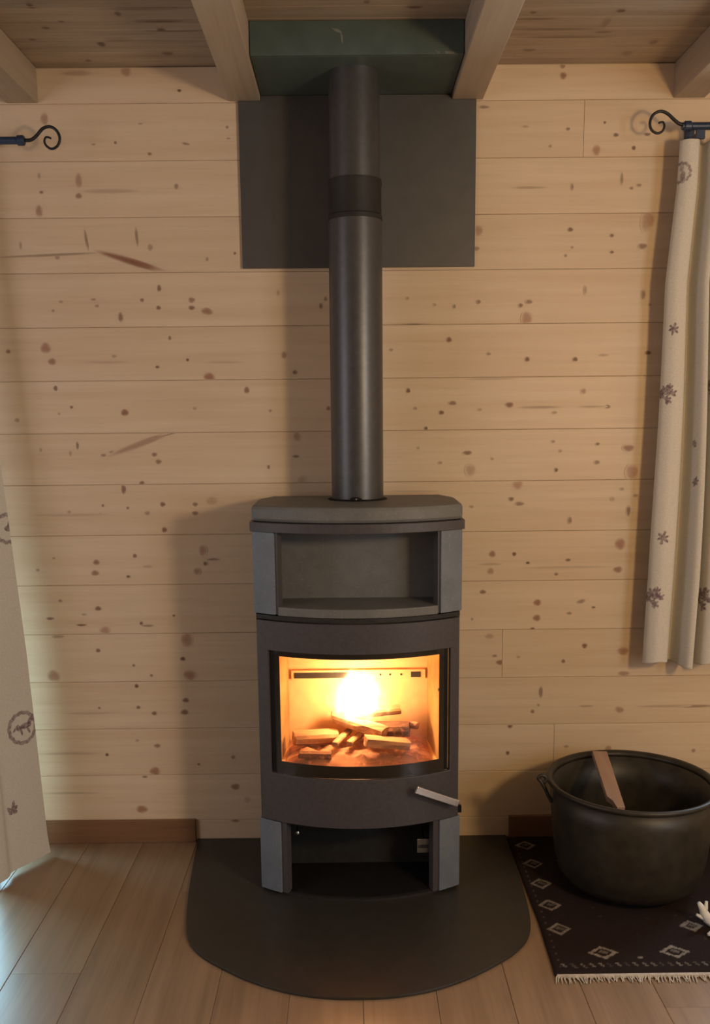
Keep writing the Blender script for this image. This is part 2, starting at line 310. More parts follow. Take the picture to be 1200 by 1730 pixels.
def board_x(mb, cols, x0, x1, z0, z1, y, t, ch=.0016, knots=(), sgn=-1):
    """board along x whose face is at y, chamfered along its two long edges"""
    sec = [(y-sgn*t, z0), (y-sgn*ch*.8, z0), (y, z0+ch), (y, z1-ch), (y-sgn*ch*.8, z1), (y-sgn*t, z1)]
    n = len(mb.v); mb.extrude(sec, [(x0+.0006, a, b) for a, b in sec], [(x1-.0006, a, b) for a, b in sec]); cols += [(0, 0, 0)]*(len(mb.v)-n)
    for kq, (kx, kz, rx, rz, s, an) in enumerate(knots):
        ca, sa = math.cos(an), math.sin(an); yk = y+sgn*(.0003+.00006*kq); vs = [(kx, yk, kz)]; cs = [s]
        seg = 14
        for rr, ss in ((.55, s*.85), (1., 0.)):
            for q in range(seg):
                a = 2*math.pi*q/seg; w = 1+.18*math.sin(3*a+kx*50) if rr < 1 else 1
                u, v = rx*rr*math.cos(a)*w, rz*rr*math.sin(a)*w
                vs.append((min(max(kx+u*ca-v*sa, x0+.001), x1-.001), yk, min(max(kz+u*sa+v*ca, z0+ch), z1-ch))); cs.append(ss)
        fs = [(0, 1+q, 1+(q+1) % seg) for q in range(seg)]+[(1+q, 1+seg+q, 1+seg+(q+1) % seg, 1+(q+1) % seg) for q in range(seg)]
        ty = min(1., max(0., (min(rx, rz)-.007)/.008)); mb.add(vs, fs); cols += [(c, ty, 0) for c in cs]

wall = MB()
wall.box(RX0, DOOR[0], .012, .12, -.012, ZC+.1).box(DOOR[0], DOOR[1], .012, .12, DOOR[3], ZC+.1).box(DOOR[1], WIN[0], .012, .12, -.012, ZC+.1)
wall.box(WIN[0], WIN[1], .012, .12, 0, WIN[2]).box(WIN[0], WIN[1], .012, .12, WIN[3], ZC+.1).box(WIN[1], RX1, .012, .12, -.012, ZC+.1)
wall = tag(wall.build('wall_back', M['plain_wall']), kind='structure')
JOINT = {0: [atY(987, 215)[0]], 10: [atY(849, 1100)[0]], 12: [atY(936, 1262)[0]]}
for i in range(-1, 15):
    z1 = ZL0-BW*i; z0 = z1-BW; z1 = min(z1, ZC-.001); z0 = max(z0, .001)
    if z1-z0 < .01: continue
    zm = (z0+z1)/2; spans = []
    lft = DOOR[1] if zm < DOOR[3] else RX0; rgt = WIN[0] if WIN[2] < zm < WIN[3] else RX1
    xs = [lft]+sorted(JOINT.get(i, []))+[rgt]
    for a, b in zip(xs[:-1], xs[1:]):
        ks = [k for k in WK if a < k[0] < b and z0 < k[1] <= z1]
        mb = MB(); cols = []; board_x(mb, cols, a, b, z0+.0004, z1-.0004, 0., .0118, knots=ks)
        mb.build('plank', M['pine'], wall, colors=cols)

# other walls, floor and ceiling
for nm, b in (('wall_left', (RX0-.1, RX0, RY0, .12, 0, ZC)), ('wall_right', (RX1, RX1+.1, RY0, .12, 0, ZC)), ('wall_rear', (RX0, RX1, RY0-.1, RY0, 0, ZC))):
    tag(MB().box(*b).build(nm, M['plain_wall']), kind='structure')
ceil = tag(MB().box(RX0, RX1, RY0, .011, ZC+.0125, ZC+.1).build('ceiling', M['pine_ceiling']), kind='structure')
CK = [(50,8,5,3,.8),(55,14,7,2,.8),(199,23,5,4,.8),(273,51,7,4,.9),(77,47,6,2,.8),(171,74,6,5,.9),(150,103,5,3,.7),(283,90,9,3,.7),(55,67,6,2,.6),(270,36,35,2,.8),(103,36,5,2,.7),(250,15,60,2,.4),(300,52,40,2,.5),
      (200,68,20,4,.35),(902,21,5,2,.7),(1050,18,7,3,.9),(905,32,30,1.6,.6),(1025,38,5,8,.4),(940,49,60,2.5,.5),(960,63,60,2.2,.5),(895,83,10,4,.6),(1105,71,6,4,.5),(1020,54,12,2,.5),(1060,90,8,4,.4),(700,12,12,2,.8),(620,3,5,3,.6)]
CKW = []
for k in CK:
    p = atZ(k[0], k[1], ZC); sx = atZ(k[0]+1, k[1], ZC)[0]-p[0]; sy = abs(atZ(k[0], k[1]+1, ZC)[1]-p[1])
    CKW.append((p[0], p[1], k[2]*sx*1.4, k[3]*sy*1.2, k[4]))
def board_ceiling(y0, y1, knots):
    mb = MB(); cols = []; ch = .0004; z = ZC
    sec = [(y0, z+.0122), (y0, z+ch), (y0+ch, z), (y1-ch, z), (y1, z+ch), (y1, z+.0122)]
    mb.extrude(sec, [(RX0, a, b) for a, b in sec], [(RX1, a, b) for a, b in sec]); cols += [(0, 0, 0)]*len(mb.v)
    for kx, ky, rx, ry, s in knots:
        vs = [(kx, ky, z-.0005)]; cs = [s]; seg = 12
        for rr, ss in ((.55, s*.85), (1, 0)):
            for q in range(seg):
                a = 2*math.pi*q/seg; vs.append((kx+rx*rr*math.cos(a), min(max(ky+ry*rr*math.sin(a), y0+ch), y1-ch), z-.0005)); cs.append(ss)
        mb.add(vs, [(0, 1+q, 1+(q+1) % seg) for q in range(seg)]+[(1+q, 1+seg+q, 1+seg+(q+1) % seg, 1+(q+1) % seg) for q in range(seg)]); cols += [(c, .35, 0) for c in cs]
    mb.build('plank', M['pine_ceiling'], ceil, colors=cols)
yl = [0., -.042]+[-.042-.0735*k for k in range(1, 9)]
for a, b in zip(yl[1:], yl[:-1]): board_ceiling(a+.0008, b-.0008, [k for k in CKW if a < k[1] <= b])
MB().box(RX0, RX1, RY0, yl[-1], ZC, ZC+.0122).build('boarding', M['pine_ceiling'], ceil)
BX = [-2.262, -1.608, -.954, -.297, .362, 1.0205, 1.68, 2.33]
for k, x in enumerate(BX):
    b = tag(MB().box(x-.0465, x+.0465, RY0, -.0008, ZB, ZC-.0006).build('ceiling_beam', M['beam'], bevel=.003), cat='beam', group='ceiling beams')
    b['label'] = {2: 'pine ceiling beam at the far left, above the left curtain rod', 3: 'pine ceiling beam along the left side of the green flue box',
        4: 'pine ceiling beam along the right side of the green flue box', 5: 'pine ceiling beam at the far right, above the right curtain rod'}.get(k, 'pine ceiling beam outside the view')
    if k not in (2, 3, 4, 5): bpy.data.objects.remove(b)
floor = tag(MB().box(RX0, RX1, RY0, .12, -.1, -.0125).build('floor', M['floor']), kind='structure')
FX0, FWD = -.8855, .1812
def plank_floor(x0, x1, y0, y1):
    ch = .0014; sec = [(x0, -.0122), (x0, -ch), (x0+ch, 0), (x1-ch, 0), (x1, -ch), (x1, -.0122)]
    mb = MB().extrude(sec, [(a, y0, b) for a, b in sec], [(a, y1, b) for a, b in sec]); mb.build('plank', M['floor'], floor, colors=[(0, 0, 0)]*len(mb.v))
ends = {0: -.7645, 9: -.938, 1: -1.25, 2: -.35, 3: -1.1, 4: -1.4, 5: -.55, 6: -1.3, 7: -1.02, 8: -1.45, -1: -1.1, 10: -.5, -2: -.6, 11: -1.2}
for k in range(-6, 16):
    x0 = FX0+FWD*k; x1 = x0+FWD; e = ends.get(k, -.8)
    plank_floor(x0+.0003, x1-.0003, e+.0004, -.0005); plank_floor(x0+.0003, x1-.0003, -2.0, e-.0004)
MB().box(FX0-6*FWD, FX0+16*FWD, RY0, -2.0005, -.0122, 0).build('boarding', M['floor'], floor)
for nm, x0, x1 in (('baseboard_left', -1.115, -.527), ('baseboard_right', .5246, RX1)):
    tag(MB().box(x0, x1, -.014, -.0008, .0003, .079).build(nm, M['base_wood'], bevel=.002), kind='structure')

# glazed door and window beside the two curtains, just out of view
def glazing(name, x0, x1, z0, z1):
    f = MB(); w = .06
    f.box(x0, x0+w, .02, .08, z0, z1).box(x1-w, x1, .02, .08, z0, z1).box(x0+w, x1-w, .02, .08, z0, z0+w).box(x0+w, x1-w, .02, .08, z1-w, z1)
    o = tag(f.build(name, M['base_wood']), kind='structure')
    MB().box(x0+w, x1-w, .046, .052, z0+w, z1-w).build('pane', M['glass'], o)
glazing('door_1', *DOOR); glazing('window_1', *WIN)

# ------------------------------------------------------------------ hearth plate
hp = [(-.5225, -.002), (-.50, -.30), (-.4775, -.50), (-.452, -.62), (-.405, -.70), (-.334, -.765), (-.25, -.825), (-.16, -.868), (-.07, -.89), (.012, -.8945), (.094, -.89), (.184, -.868), (.274, -.825), (.358, -.765), (.429, -.70), (.478, -.62), (.5005, -.50), (.510, -.30), (.5145, -.002)]
def catmull(P, n=6):
    P = [Vector((*q, 0)) if len(q) == 2 else Vector(q) for q in P]; out = []
    for i in range(len(P)-1):
        a, b, c, d = P[max(i-1, 0)], P[i], P[i+1], P[min(i+2, len(P)-1)]
        for k in range(n):
            t = k/n; out.append(.5*((2*b)+(c-a)*t+(2*a-5*b+4*c-d)*t*t+(3*b-a-3*c+d)*t**3))
    return out+[P[-1]]
tag(MB().prism([(q.x, q.y) for q in catmull(hp)], .0004, .008).build('hearth_plate', M['hearth'], bevel=.0015),
    'dark grey rounded metal floor plate under the wood stove', 'hearth plate')

# ------------------------------------------------------------------ heat shield, flue box, flue pipe
_o = [(-.3165, 1.850), (.388, 1.850), (.388, 2.3255), (.3143, 2.3255), (.3143, 2.3393), (-.2493, 2.3393), (-.2493, 2.3255), (-.3165, 2.3255)]
_hs = MB().extrude(_o, [(a, -.011, b) for a, b in _o], [(a, -.0009, b) for a, b in _o])
tag(_hs.build('heat_shield', M['plate'], bevel=.001), 'grey rectangular metal plate on the wall behind the flue pipe', 'heat shield')
bxr = empty('flue_box', (.0335, -.16, 2.34))
tag(bxr, 'dark green painted box between the beams around the flue top', 'flue box')
MB().box(-.2485, .3135, -.325, -.3135, 2.340, 2.4245).build('front_board', M['green'], bxr, bevel=.0015)
MB().box(-.2485, .3135, -.3133, -.0008, 2.340, 2.352).build('bottom_board', M['green'], bxr, bevel=.0015)
def chip(px, y):      # flakes of missing paint on the front board
    P = [atY(a, b, y) for a, b in px]
    MB().extrude(P, [(q[0], y, q[2]) for q in P], [(q[0], y-.0004, q[2]) for q in P]).build('paint_chip', M['chip'], bxr)
chip([(560, 47), (572, 49), (578, 54), (577, 60), (574, 55), (566, 53)], -.3252); chip([(575, 58), (579, 58), (580, 72), (578, 74)], -.3252)
chip([(752, 86), (768, 88), (768, 91), (753, 91)], -.3252); chip([(735, 84), (743, 88), (742, 91)], -.3252)
PX, PY = .0245, -.185
pr = empty('flue_pipe', (PX, PY, 1.1635)); tag(pr, 'tall dark grey flue pipe rising from the stove top to the ceiling', 'flue pipe')
def cyl(r, z0, z1, x=PX, y=PY, seg=64): return MB().lathe([(0, z0), (r, z0), (r, z1), (0, z1)], x, y, seg)
cyl(.0765, 1.1635, 1.950).build('lower_tube', M['pipe'], pr, smooth=True, weld=True)
mb = MB().lathe([(0, 1.9505), (.0772, 1.9505), (.0772, 1.962), (.0748, 1.965), (.0748, 2.040), (.0762, 2.043), (.0762, 2.058), (0, 2.058)], PX, PY, 64)
mb.build('collar', M['pipe_band'], pr, smooth=True, weld=True)
cyl(.0712, 2.0585, 2.3398).build('upper_tube', M['pipe'], pr, smooth=True, weld=True)
mb = MB().lathe([(.077, 1.1622), (.088, 1.1622), (.088, 1.1645), (.077, 1.1665)], PX, PY, 64)
mb.build('base_ring', M['black'], pr, smooth=True)

_q = atZ(602, 850, 1.1645)
MB().tube([(_q[0]-.016, PY-.079, 1.1665), (_q[0]-.008, PY-.0835, 1.169), (_q[0]+.006, PY-.0835, 1.169), (_q[0]+.016, PY-.079, 1.1665)], [.003, .0055, .0055, .003], 8).build('screw_clip', M['black'], pr, smooth='all')
MB().tube([(_q[0]+.001, PY-.0885, 1.169), (_q[0]+.001, PY-.0905, 1.169)], .0025, 8).build('screw_head', M['chrome'], pr)

# ------------------------------------------------------------------ wood stove
SX, SR = .021, .514; SYF = -.448; SYC = SYF+SR
def arcx(a, b, n): return [a+(b-a)*i/n for i in range(n+1)]
def plan(r, hw, yb, chx=0, chy=0, n=28):
    pts = []
    t = math.asin(hw/r)
    for i in range(n+1):
        a = -t+2*t*i/n; pts.append((SX+r*math.sin(a), SYC-r*math.cos(a)))
    if chx: pts += [(SX+hw, yb-chy), (SX+hw-chx, yb), (SX-hw+chx, yb), (SX-hw, yb-chy)]
    else: pts += [(SX+hw, yb), (SX-hw, yb)]
    return pts
st = empty('wood_stove', (SX, -.25, .008)); tag(st, 'tall dark steel wood stove with soapstone trim and a burning fire behind its glass door', 'stove')
S = M['steel']
MB().prism(plan(SR-.012, .288, -.06), .0085, .016).build('base_plate', M['steel_in'], st)
for s in (-1, 1):
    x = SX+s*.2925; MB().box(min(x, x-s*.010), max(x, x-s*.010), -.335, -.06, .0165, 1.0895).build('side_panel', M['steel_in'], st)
MB().box(SX-.2815, SX+.2815, -.072, -.0605, .0165, 1.0895).build('back_panel', S, st)
for s in (-1, 1):
    for z0, z1 in ((.016, .2365), (.8565, 1.0895)):
        xs = arcx(.2335, .2965, 6) if s > 0 else arcx(-.2965, -.2335, 6)
        tag(MB().arcgrid(xs, [z0, z1], SR-.026, SR).build('stone_panel', M['slate_daylit'], st, bevel=.0012), 'grey soapstone corner panel')
        ji = .2165 if z0 < .5 else .2265
        xs = arcx(ji, .2325, 2) if s > 0 else arcx(-.2325, -ji, 2)
        MB().arcgrid(xs, [z0, z1], SR-.03, SR-.006).build('jamb', S, st)
    # inner walls of the two open compartments
    x = SX+s*.2165
    a = min(x, x+s*.008); b = max(x, x+s*.008)
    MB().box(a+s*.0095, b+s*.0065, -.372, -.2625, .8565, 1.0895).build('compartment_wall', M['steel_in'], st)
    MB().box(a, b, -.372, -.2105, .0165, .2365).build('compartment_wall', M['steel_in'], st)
MB().box(SX-.226, SX+.226, -.262, -.254, .8565, 1.0895).build('niche_back', M['slate'], st)
MB().prism([p for p in plan(SR-.004, .2255, -.2625)], .8535, .8790).build('niche_shelf', M['slate'], st, bevel=.003)
MB().prism(plan(SR-.004, .291, -.0725), .8405, .8528).build('divider_plate', M['steel_in'], st)
MB().prism(plan(SR+.006, .3025, -.055), 1.090, 1.1165).build('rim_plate', S, st, bevel=.0015)
MB().prism(plan(SR-.002, .2975, -.05, .035, .10), 1.1168, 1.1622).build('top_slab', M['slate'], st, bevel=.010)
# door
HOLE = (-.258, .263, .386, .752)
dx = arcx(-.2895, HOLE[0], 3)+arcx(HOLE[0], HOLE[1], 26)[1:]+arcx(HOLE[1], .2895, 3)[1:]
door = MB().arcgrid(dx, [.2395, HOLE[2], HOLE[3], .8375], SR-.020, SR+.001, HOLE).build('door', S, st, bevel=.0015, smooth=True)
door['label'] = 'curved black steel fire door'
gx = arcx(-.262, .267, 26)
BH = (-.2285, .2335, .424, .736)
bx_ = arcx(-.257, BH[0], 2)+arcx(BH[0], BH[1], 24)[1:]+arcx(BH[1], .262, 2)[1:]
MB().arcgrid(bx_, [.387, BH[2], BH[3], .751], SR-.0085, SR-.0068, BH).build('glass_border', M['black'], door, smooth=True)
MB().arcgrid(gx[1:-1], [.3865, .7515], SR-.0064, SR-.0028).build('glass', M['glass'], door, smooth=True)
# handle of the door: flat polished bar on a pivot
A = np.array([.180, -.462, .3625]); B = np.array([.305, -.412, .298]); ax = (B-A)/np.linalg.norm(B-A)
upv = np.array([0, 0, 1.])-ax*ax[2]; upv /= np.linalg.norm(upv); nv = np.cross(ax, upv)
def bar(A, B, h0, h1, t):
    return MB().extrude([0]*4, [A+upv*h0+nv*t, A-upv*h0+nv*t, A-upv*h0-nv*t, A+upv*h0-nv*t], [B+upv*h1+nv*t, B-upv*h1+nv*t, B-upv*h1-nv*t, B+upv*h1-nv*t])
hd = bar(A, B, .0105, .0095, .005).build('handle', M['chrome'], door, bevel=.0015); hd['label'] = 'polished steel door handle bar'
MB().tube([B-ax*.006+np.array([0, 0, -.0]), B+np.array([.004, .05, -.02])], .006).build('handle_stem', M['steel_in'], hd)
MB().box(.311, .3225, -.350, -.335, .243, .262).build('hinge', M['black'], st)
# firebox
YBK, ZF = -.125, .392
MB().box(SX-.217, SX+.217, YBK, YBK+.03, ZF, .78).build('back_liner', M['liner'], st)
for s in (-1, 1):
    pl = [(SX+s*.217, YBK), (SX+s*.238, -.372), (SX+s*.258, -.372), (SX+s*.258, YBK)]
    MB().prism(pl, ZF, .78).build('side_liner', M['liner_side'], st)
MB().prism([(SX-.26, YBK+.03), (SX+.26, YBK+.03), (SX+.255, -.372), (SX+.15, -.415), (SX, -.425), (SX-.15, -.415), (SX-.255, -.372)], ZF-.03, ZF).build('fire_floor', M['liner'], st)
MB().box(SX-.258, SX+.258, -.372, YBK+.03, .7805, .80).build('baffle', M['liner'], st)
bar_ = MB().box(SX-.209, SX+.211, YBK-.010, YBK-.0005, .5925, .6235).build('air_bar', M['liner'], st, bevel=.0015)
MB().box(SX-.200, SX-.010, YBK-.0112, YBK-.0102, .5985, .6165).build('air_slot', M['steel_in'], bar_)
MB().box(SX+.165, SX+.196, YBK-.0112, YBK-.0102, .5985, .6165).build('air_slot', M['steel_in'], bar_)
for q in (.07, .10, .135):
    MB().tube([(SX+q, YBK-.0102, .608), (SX+q, YBK-.0115, .608)], .0035, 10).build('air_hole', M['steel_in'], bar_)
MB().tube([(SX+.2345, -.33, .615), (SX+.2325, -.33, .615)], .0045, 10).build('liner_peg', M['black'], st)
# lower compartment
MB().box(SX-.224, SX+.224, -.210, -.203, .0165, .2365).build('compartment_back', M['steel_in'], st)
MB().prism(plan(SR-.022, .21, -.2105), .0165, .019).build('compartment_floor', M['black'], st)
MB().prism(plan(SR-.015, .288, -.0725), .2368, .2392).build('compartment_top', M['steel_in'], st)
p0 = atY(705, 1417, -.335); p1 = atY(730, 1440, -.335)
lv = MB().box(p0[0], p1[0], -.338, -.332, p1[2], p0[2]).build('air_lever', M['chrome'], st, bevel=.0015); lv['label'] = 'small polished air lever tab'
MB().box(p0[0]+.002, p1[0]-.002, -.3395, -.3382, (p0[2]+p1[2])/2-.006, (p0[2]+p1[2])/2+.004).build('lever_groove', M['steel'], lv)
MB().tube([((p0[0]+p1[0])/2, -.3315, (p0[2]+p1[2])/2), ((p0[0]+p1[0])/2, -.2105, (p0[2]+p1[2])/2)], .004).build('lever_rod', M['steel_in'], lv)
pk = atY(502, 1407, -.30)
MB().tube([(pk[0], -.2105, pk[2]), (pk[0], -.294, pk[2]), (pk[0], -.295, pk[2]), (pk[0], -.304, pk[2]), (pk[0], -.306, pk[2])], [.003, .003, .007, .007, .004], 12).build('knob', M['chrome'], st, smooth=True)

# ------------------------------------------------------------------ fire
def log(name, a, b, w, h, label, seed, kind='split', mat='log'):
    """split log from a to b (world), cross-section w wide and h high, slightly irregular along its length"""
    r = random.Random(seed); a, b = Vector(a), Vector(b); t = (b-a).normalized(); side = t.cross(Vector((0, 0, 1))).normalized(); up = side.cross(t)
    if kind == 'round': sec = [(math.cos(q*math.pi/6)*.5, math.sin(q*math.pi/6)*.5) for q in range(12)]
    else: sec = [(-.5, -.15), (-.3, -.45), (.1, -.5), (.45, -.3), (.5, .15), (.42, .42), (0, .5), (-.42, .46)]
    n = len(sec); mb = MB(); vs = []; m = 6
    jit = [(r.uniform(.88, 1.1)) for _ in sec]
    for k in range(m+1):
        f = k/m; c = a.lerp(b, f)
        for (x, z), j in zip(sec, jit):
            g = j*r.uniform(.95, 1.05)*(.94 if k in (0, m) else 1)
            vs.append(c+side*x*w*g+up*z*h*g+t*r.uniform(-.003, .003))
    fs = [(k*n+i, k*n+(i+1) % n, (k+1)*n+(i+1) % n, (k+1)*n+i) for k in range(m) for i in range(n)]+[tuple(range(n))[::-1], tuple(range(m*n, (m+1)*n))]
    mb.add(vs, fs); o = mb.build(name, M[mat]); tag(o, label, 'firewood', 'burning firewood in the stove'); return o
# ash and ember bed: an uneven mound on the fire floor
nx, ny = 46, 26; vs = []; xs = np.linspace(SX-.214, SX+.214, nx); ys = np.linspace(-.372, YBK-.004, ny)
for j, y in enumerate(ys):
    for i, x in enumerate(xs):
        edge = min(1, min(i, nx-1-i)/4, min(j, ny-1-j)/3)
        h = .006+.020*edge*(.75+.35*math.sin(i*.7+j*.4)*math.cos(j*.8-i*.23))+rng.uniform(0, .006)*edge
        vs.append((x, y, ZF+.0006+h))
n0 = len(vs); mb = MB(); fs = [(j*nx+i, j*nx+i+1, (j+1)*nx+i+1, (j+1)*nx+i) for j in range(ny-1) for i in range(nx-1)]
rim = [i for i in range(nx)]+[j*nx+nx-1 for j in range(1, ny)]+[(ny-1)*nx+i for i in range(nx-2, -1, -1)]+[j*nx for j in range(ny-2, 0, -1)]
vs += [(vs[q][0], vs[q][1], ZF+.0004) for q in rim]; k = len(rim)
fs += [(rim[q], n0+q, n0+(q+1) % k, rim[(q+1) % k]) for q in range(k)]+[tuple(range(n0, n0+k))]
tag(mb.add(vs, fs).build('ember_bed', M['ember'], smooth=True), 'glowing bed of ash and embers on the stove fire floor', 'embers', kind='stuff')
def fp(x, y, Y): return atY(x, y, Y)
log('split_log', fp(497, 1248, -.255), fp(570, 1244, -.225), .055, .038, 'split log lying flat at the far left of the embers', 1)
log('kindling_stick', fp(566, 1258, -.31), fp(592, 1233, -.19), .020, .018, 'leftmost of two slanting sticks beside the left log', 2)
log('kindling_stick', fp(590, 1257, -.31), fp(614, 1238, -.19), .018, .018, 'second slanting stick, nearer the middle of the fire', 3)
log('split_log', fp(568, 1213, -.19), fp(650, 1240, -.29), .050, .034, 'long split log sloping down to the right under the flame', 4)
log('split_log', fp(618, 1252, -.335), fp(690, 1258, -.315), .052, .030, 'pale topped split log at the front right of the fire', 5)
log('round_log', fp(634, 1231, -.215), fp(692, 1231, -.235), .050, .050, 'round barked log at the right behind the front log', 6, 'round', 'bark')
log('split_log', fp(600, 1206, -.215), fp(676, 1199, -.195), .042, .026, 'topmost split log, burning at the right of the flame', 7)
log('split_log', fp(560, 1207, -.175), fp(612, 1212, -.170), .036, .028, 'small split log half hidden behind the flame', 8)
log('split_log', fp(505, 1275, -.345), fp(560, 1276, -.340), .032, .020, 'low charred chunk at the front left of the embers', 9, 'split', 'bark')
log('bark_chunk', fp(688, 1224, -.21), fp(706, 1226, -.23), .026, .022, 'small bark chunk at the right end of the round log', 10, 'split', 'log')
# flame: hot gas that gives off light
def flame_mat():
    m = bpy.data.materials.new('flame_gas'); m.use_nodes = True; nt = m.node_tree; nt.nodes.clear(); L = nt.links
    out = N(nt, 'ShaderNodeOutputMaterial'); em = N(nt, 'ShaderNodeEmission'); L.new(em.outputs[0], out.inputs['Volume'])
    tc = N(nt, 'ShaderNodeTexCoord'); mp = N(nt, 'ShaderNodeMapping'); L.new(tc.outputs['Generated'], mp.inputs[0])
    mp.inputs['Location'].default_value = (-1, -1, 0); mp.inputs['Scale'].default_value = (2, 2, 1)
    sx = N(nt, 'ShaderNodeSeparateXYZ'); L.new(mp.outputs[0], sx.inputs[0])
    def mth(op, a, b=None, c=None):
        n = N(nt, 'ShaderNodeMath', operation=op)
        for i, v in enumerate((a, b, c)):
            if v is None: continue
            if isinstance(v, bpy.types.NodeSocket): L.new(v, n.inputs[i])
            else: n.inputs[i].default_value = v
        return n.outputs[0]
    nz = noise(nt, (1, 1, .45), 22., 3, .6); wob = mth('MULTIPLY', mth('SUBTRACT', nz, .5), .8)
    r2 = mth('ADD', mth('POWER', mth('ABSOLUTE', sx.outputs[0]), 2.), mth('POWER', mth('ABSOLUTE', sx.outputs[1]), 2.))
    wid = mth('SUBTRACT', 1.05, mth('MULTIPLY', sx.outputs[2], .62))           # the flame narrows upwards
    rr = mth('DIVIDE', mth('SQRT', r2), wid)
    zz = mth('MULTIPLY', mth('SUBTRACT', sx.outputs[2], .40), 1.75)
    ln = mth('SQRT', mth('ADD', mth('POWER', rr, 2.), mth('POWER', mth('ABSOLUTE', zz), 2.)))
    ln = mth('ADD', ln, wob)
    mr = N(nt, 'ShaderNodeMapRange', interpolation_type='SMOOTHSTEP'); L.new(ln, mr.inputs[0])
    for i, v in ((1, .92), (2, .12), (3, 0), (4, 1)): mr.inputs[i].default_value = v
    pw = N(nt, 'ShaderNodeMath', operation='POWER'); L.new(mr.outputs[0], pw.inputs[0]); pw.inputs[1].default_value = 4.0
    ml = N(nt, 'ShaderNodeMath', operation='MULTIPLY'); L.new(pw.outputs[0], ml.inputs[0]); ml.inputs[1].default_value = 1100.
    L.new(ml.outputs[0], em.inputs['Strength']); em.inputs['Color'].default_value = (1., .60, .24, 1)
    return m
fc = fp(606, 1176, -.235)
mb = MB(); prof = [(0, -.085), (.045, -.078), (.082, -.05), (.098, -.01), (.096, .03), (.078, .075), (.05, .115), (.022, .14), (0, .148)]
mb.lathe([(r*1.15, fc[2]-.006+z*1.02) for r, z in prof], fc[0], fc[1], 24)
mb.v = [(fc[0]+(x-fc[0])*1.42, fc[1]+(y-fc[1])*.93, z) for x, y, z in mb.v]
fl = mb.build('flame', flame_mat(), smooth=True, weld=True); tag(fl, 'bright yellow white flame burning over the logs in the stove', 'flame')
light('fire_light', 'POINT', (fc[0], fc[1], fc[2]+.012), 4.3, (1., .51, .26), .014)

# ------------------------------------------------------------------ cauldron and kindling
PCX, PCY, PR, PH = .826, -.345, .247, .338
pot = empty('cauldron', (PCX, PCY, .013)); tag(pot, 'large black cast iron cauldron standing on the dark rug', 'cauldron')
zb = .0135
prof = [(0, zb), (.10, zb+.0005), (.150, zb+.006), (.185, zb+.022), (.207, zb+.05), (.219, zb+.10), (.228, zb+.18), (.234, zb+.25), (.238, PH-.014), (.226, PH-.014), (.220, zb+.22), (.211, zb+.13), (.200, zb+.065), (.170, zb+.03), (.10, zb+.018), (0, zb+.016)]
MB().lathe(prof, PCX, PCY, 72).build('pot_body', M['cast'], pot, smooth='all', weld=True)
MB().lathe([(.226, PH-.0138), (.2385, PH-.0138), (.2465, PH-.009), (.248, PH-.002), (.244, PH+.003), (.236, PH+.002), (.229, PH-.004), (.226, PH-.0138)], PCX, PCY, 96).build('pot_rim', M['cast'], pot, smooth='all', weld=True)
for s in (-1, 1):
    P = [(PCX+s*(.236), PCY-.005, PH-.065), (PCX+s*.247, PCY-.004, PH-.045), (PCX+s*.2575, PCY-.003, PH-.022), (PCX+s*.268, PCY, PH-.004), (PCX+s*.276, PCY+.001, PH+.006), (PCX+s*.268, PCY, PH+.016), (PCX+s*.256, PCY, PH+.012), (PCX+s*.2535, PCY, PH+.002), (PCX+s*.260, PCY, PH-.008)]
    MB().tube(catmull(P, 4), .0055).build('lug', M['cast'], pot, smooth='all')
a = np.array(atZ(1012, 1274, PH+.004)); 
k0 = Vector(atY(1013, 1273, PCY+.19)); k1 = Vector(atY(1041, 1361, PCY-.10))
t = (k1-k0).normalized(); sd = Vector((1, .05, .0)); sd = (sd-t*sd.dot(t)).normalized(); nn = sd.cross(t)
mb = MB(); h = .0225; th = .009; k1b = k1+t*.02
top = [k0-sd*h, k0+sd*h, k1b+sd*h*.95, k1b-sd*h*.05+t*.004, k1-sd*h*.35-t*.012, k1-sd*h*.9-t*.035]
mb.extrude(top, [q+nn*th for q in top], [q-nn*th for q in top])
tag(mb.build('kindling_board', M['kindling'], bevel=.001), 'short reddish offcut board leaning inside the black cauldron', 'kindling')

# ------------------------------------------------------------------ rug with woven diamonds, fringe
RGX0, RGX1, RGY0, RGY1 = .5165, 1.34, -.808, -.020
nx, ny = 190, 184; xs = np.linspace(RGX0, RGX1, nx); ys = np.linspace(RGY0, RGY1, ny)
X, Y = np.meshgrid(xs, ys); mk = np.zeros_like(X)
def diamond(cx, cy, a, b, th=.32, s=1.):
    d = np.abs(X-cx)/a+np.abs(Y-cy)/b; m = ((d < 1) & (d > 1-th)).astype(float)*s
    inner = ((d < .42) & (((X-cx)*.6+(Y-cy)) > -.004)).astype(float)*.45*s
    np.maximum(mk, np.maximum(m, inner), out=mk)
for k in range(6): diamond(.565, -.601+.1275*k, .034, .032, .36, .62)
for x in (.653, .841, 1.03, 1.22): diamond(x, -.720, .041, .030, .34, .8)
for x, y in ((.930, -.594), (1.10, -.594)): diamond(x, y, .034, .030, .5, .6)
diamond(.744, -.746, .010, .006, 1., .7)
for k in range(36):
    cx = .545+k*.0222; cyy = -.776+rng.uniform(-.002, .002); m = (np.abs(X-cx+(Y-cyy)*.5) < .0032) & (np.abs(Y-cyy) < .009); mk[m] = np.maximum(mk[m], rng.uniform(.15, .6))
for k in range(26):
    cx = .535; cyy = -.78+k*.03; m = (np.abs(X-cx) < .003) & (np.abs(Y-cyy) < .005); mk[m] = np.maximum(mk[m], .18)
for k in range(60):
    cx, cyy = rng.uniform(.6, 1.3), rng.uniform(-.74, -.05); m = (np.abs(X-cx) < .004) & (np.abs(Y-cyy) < .004); mk[m] = np.maximum(mk[m], .07)
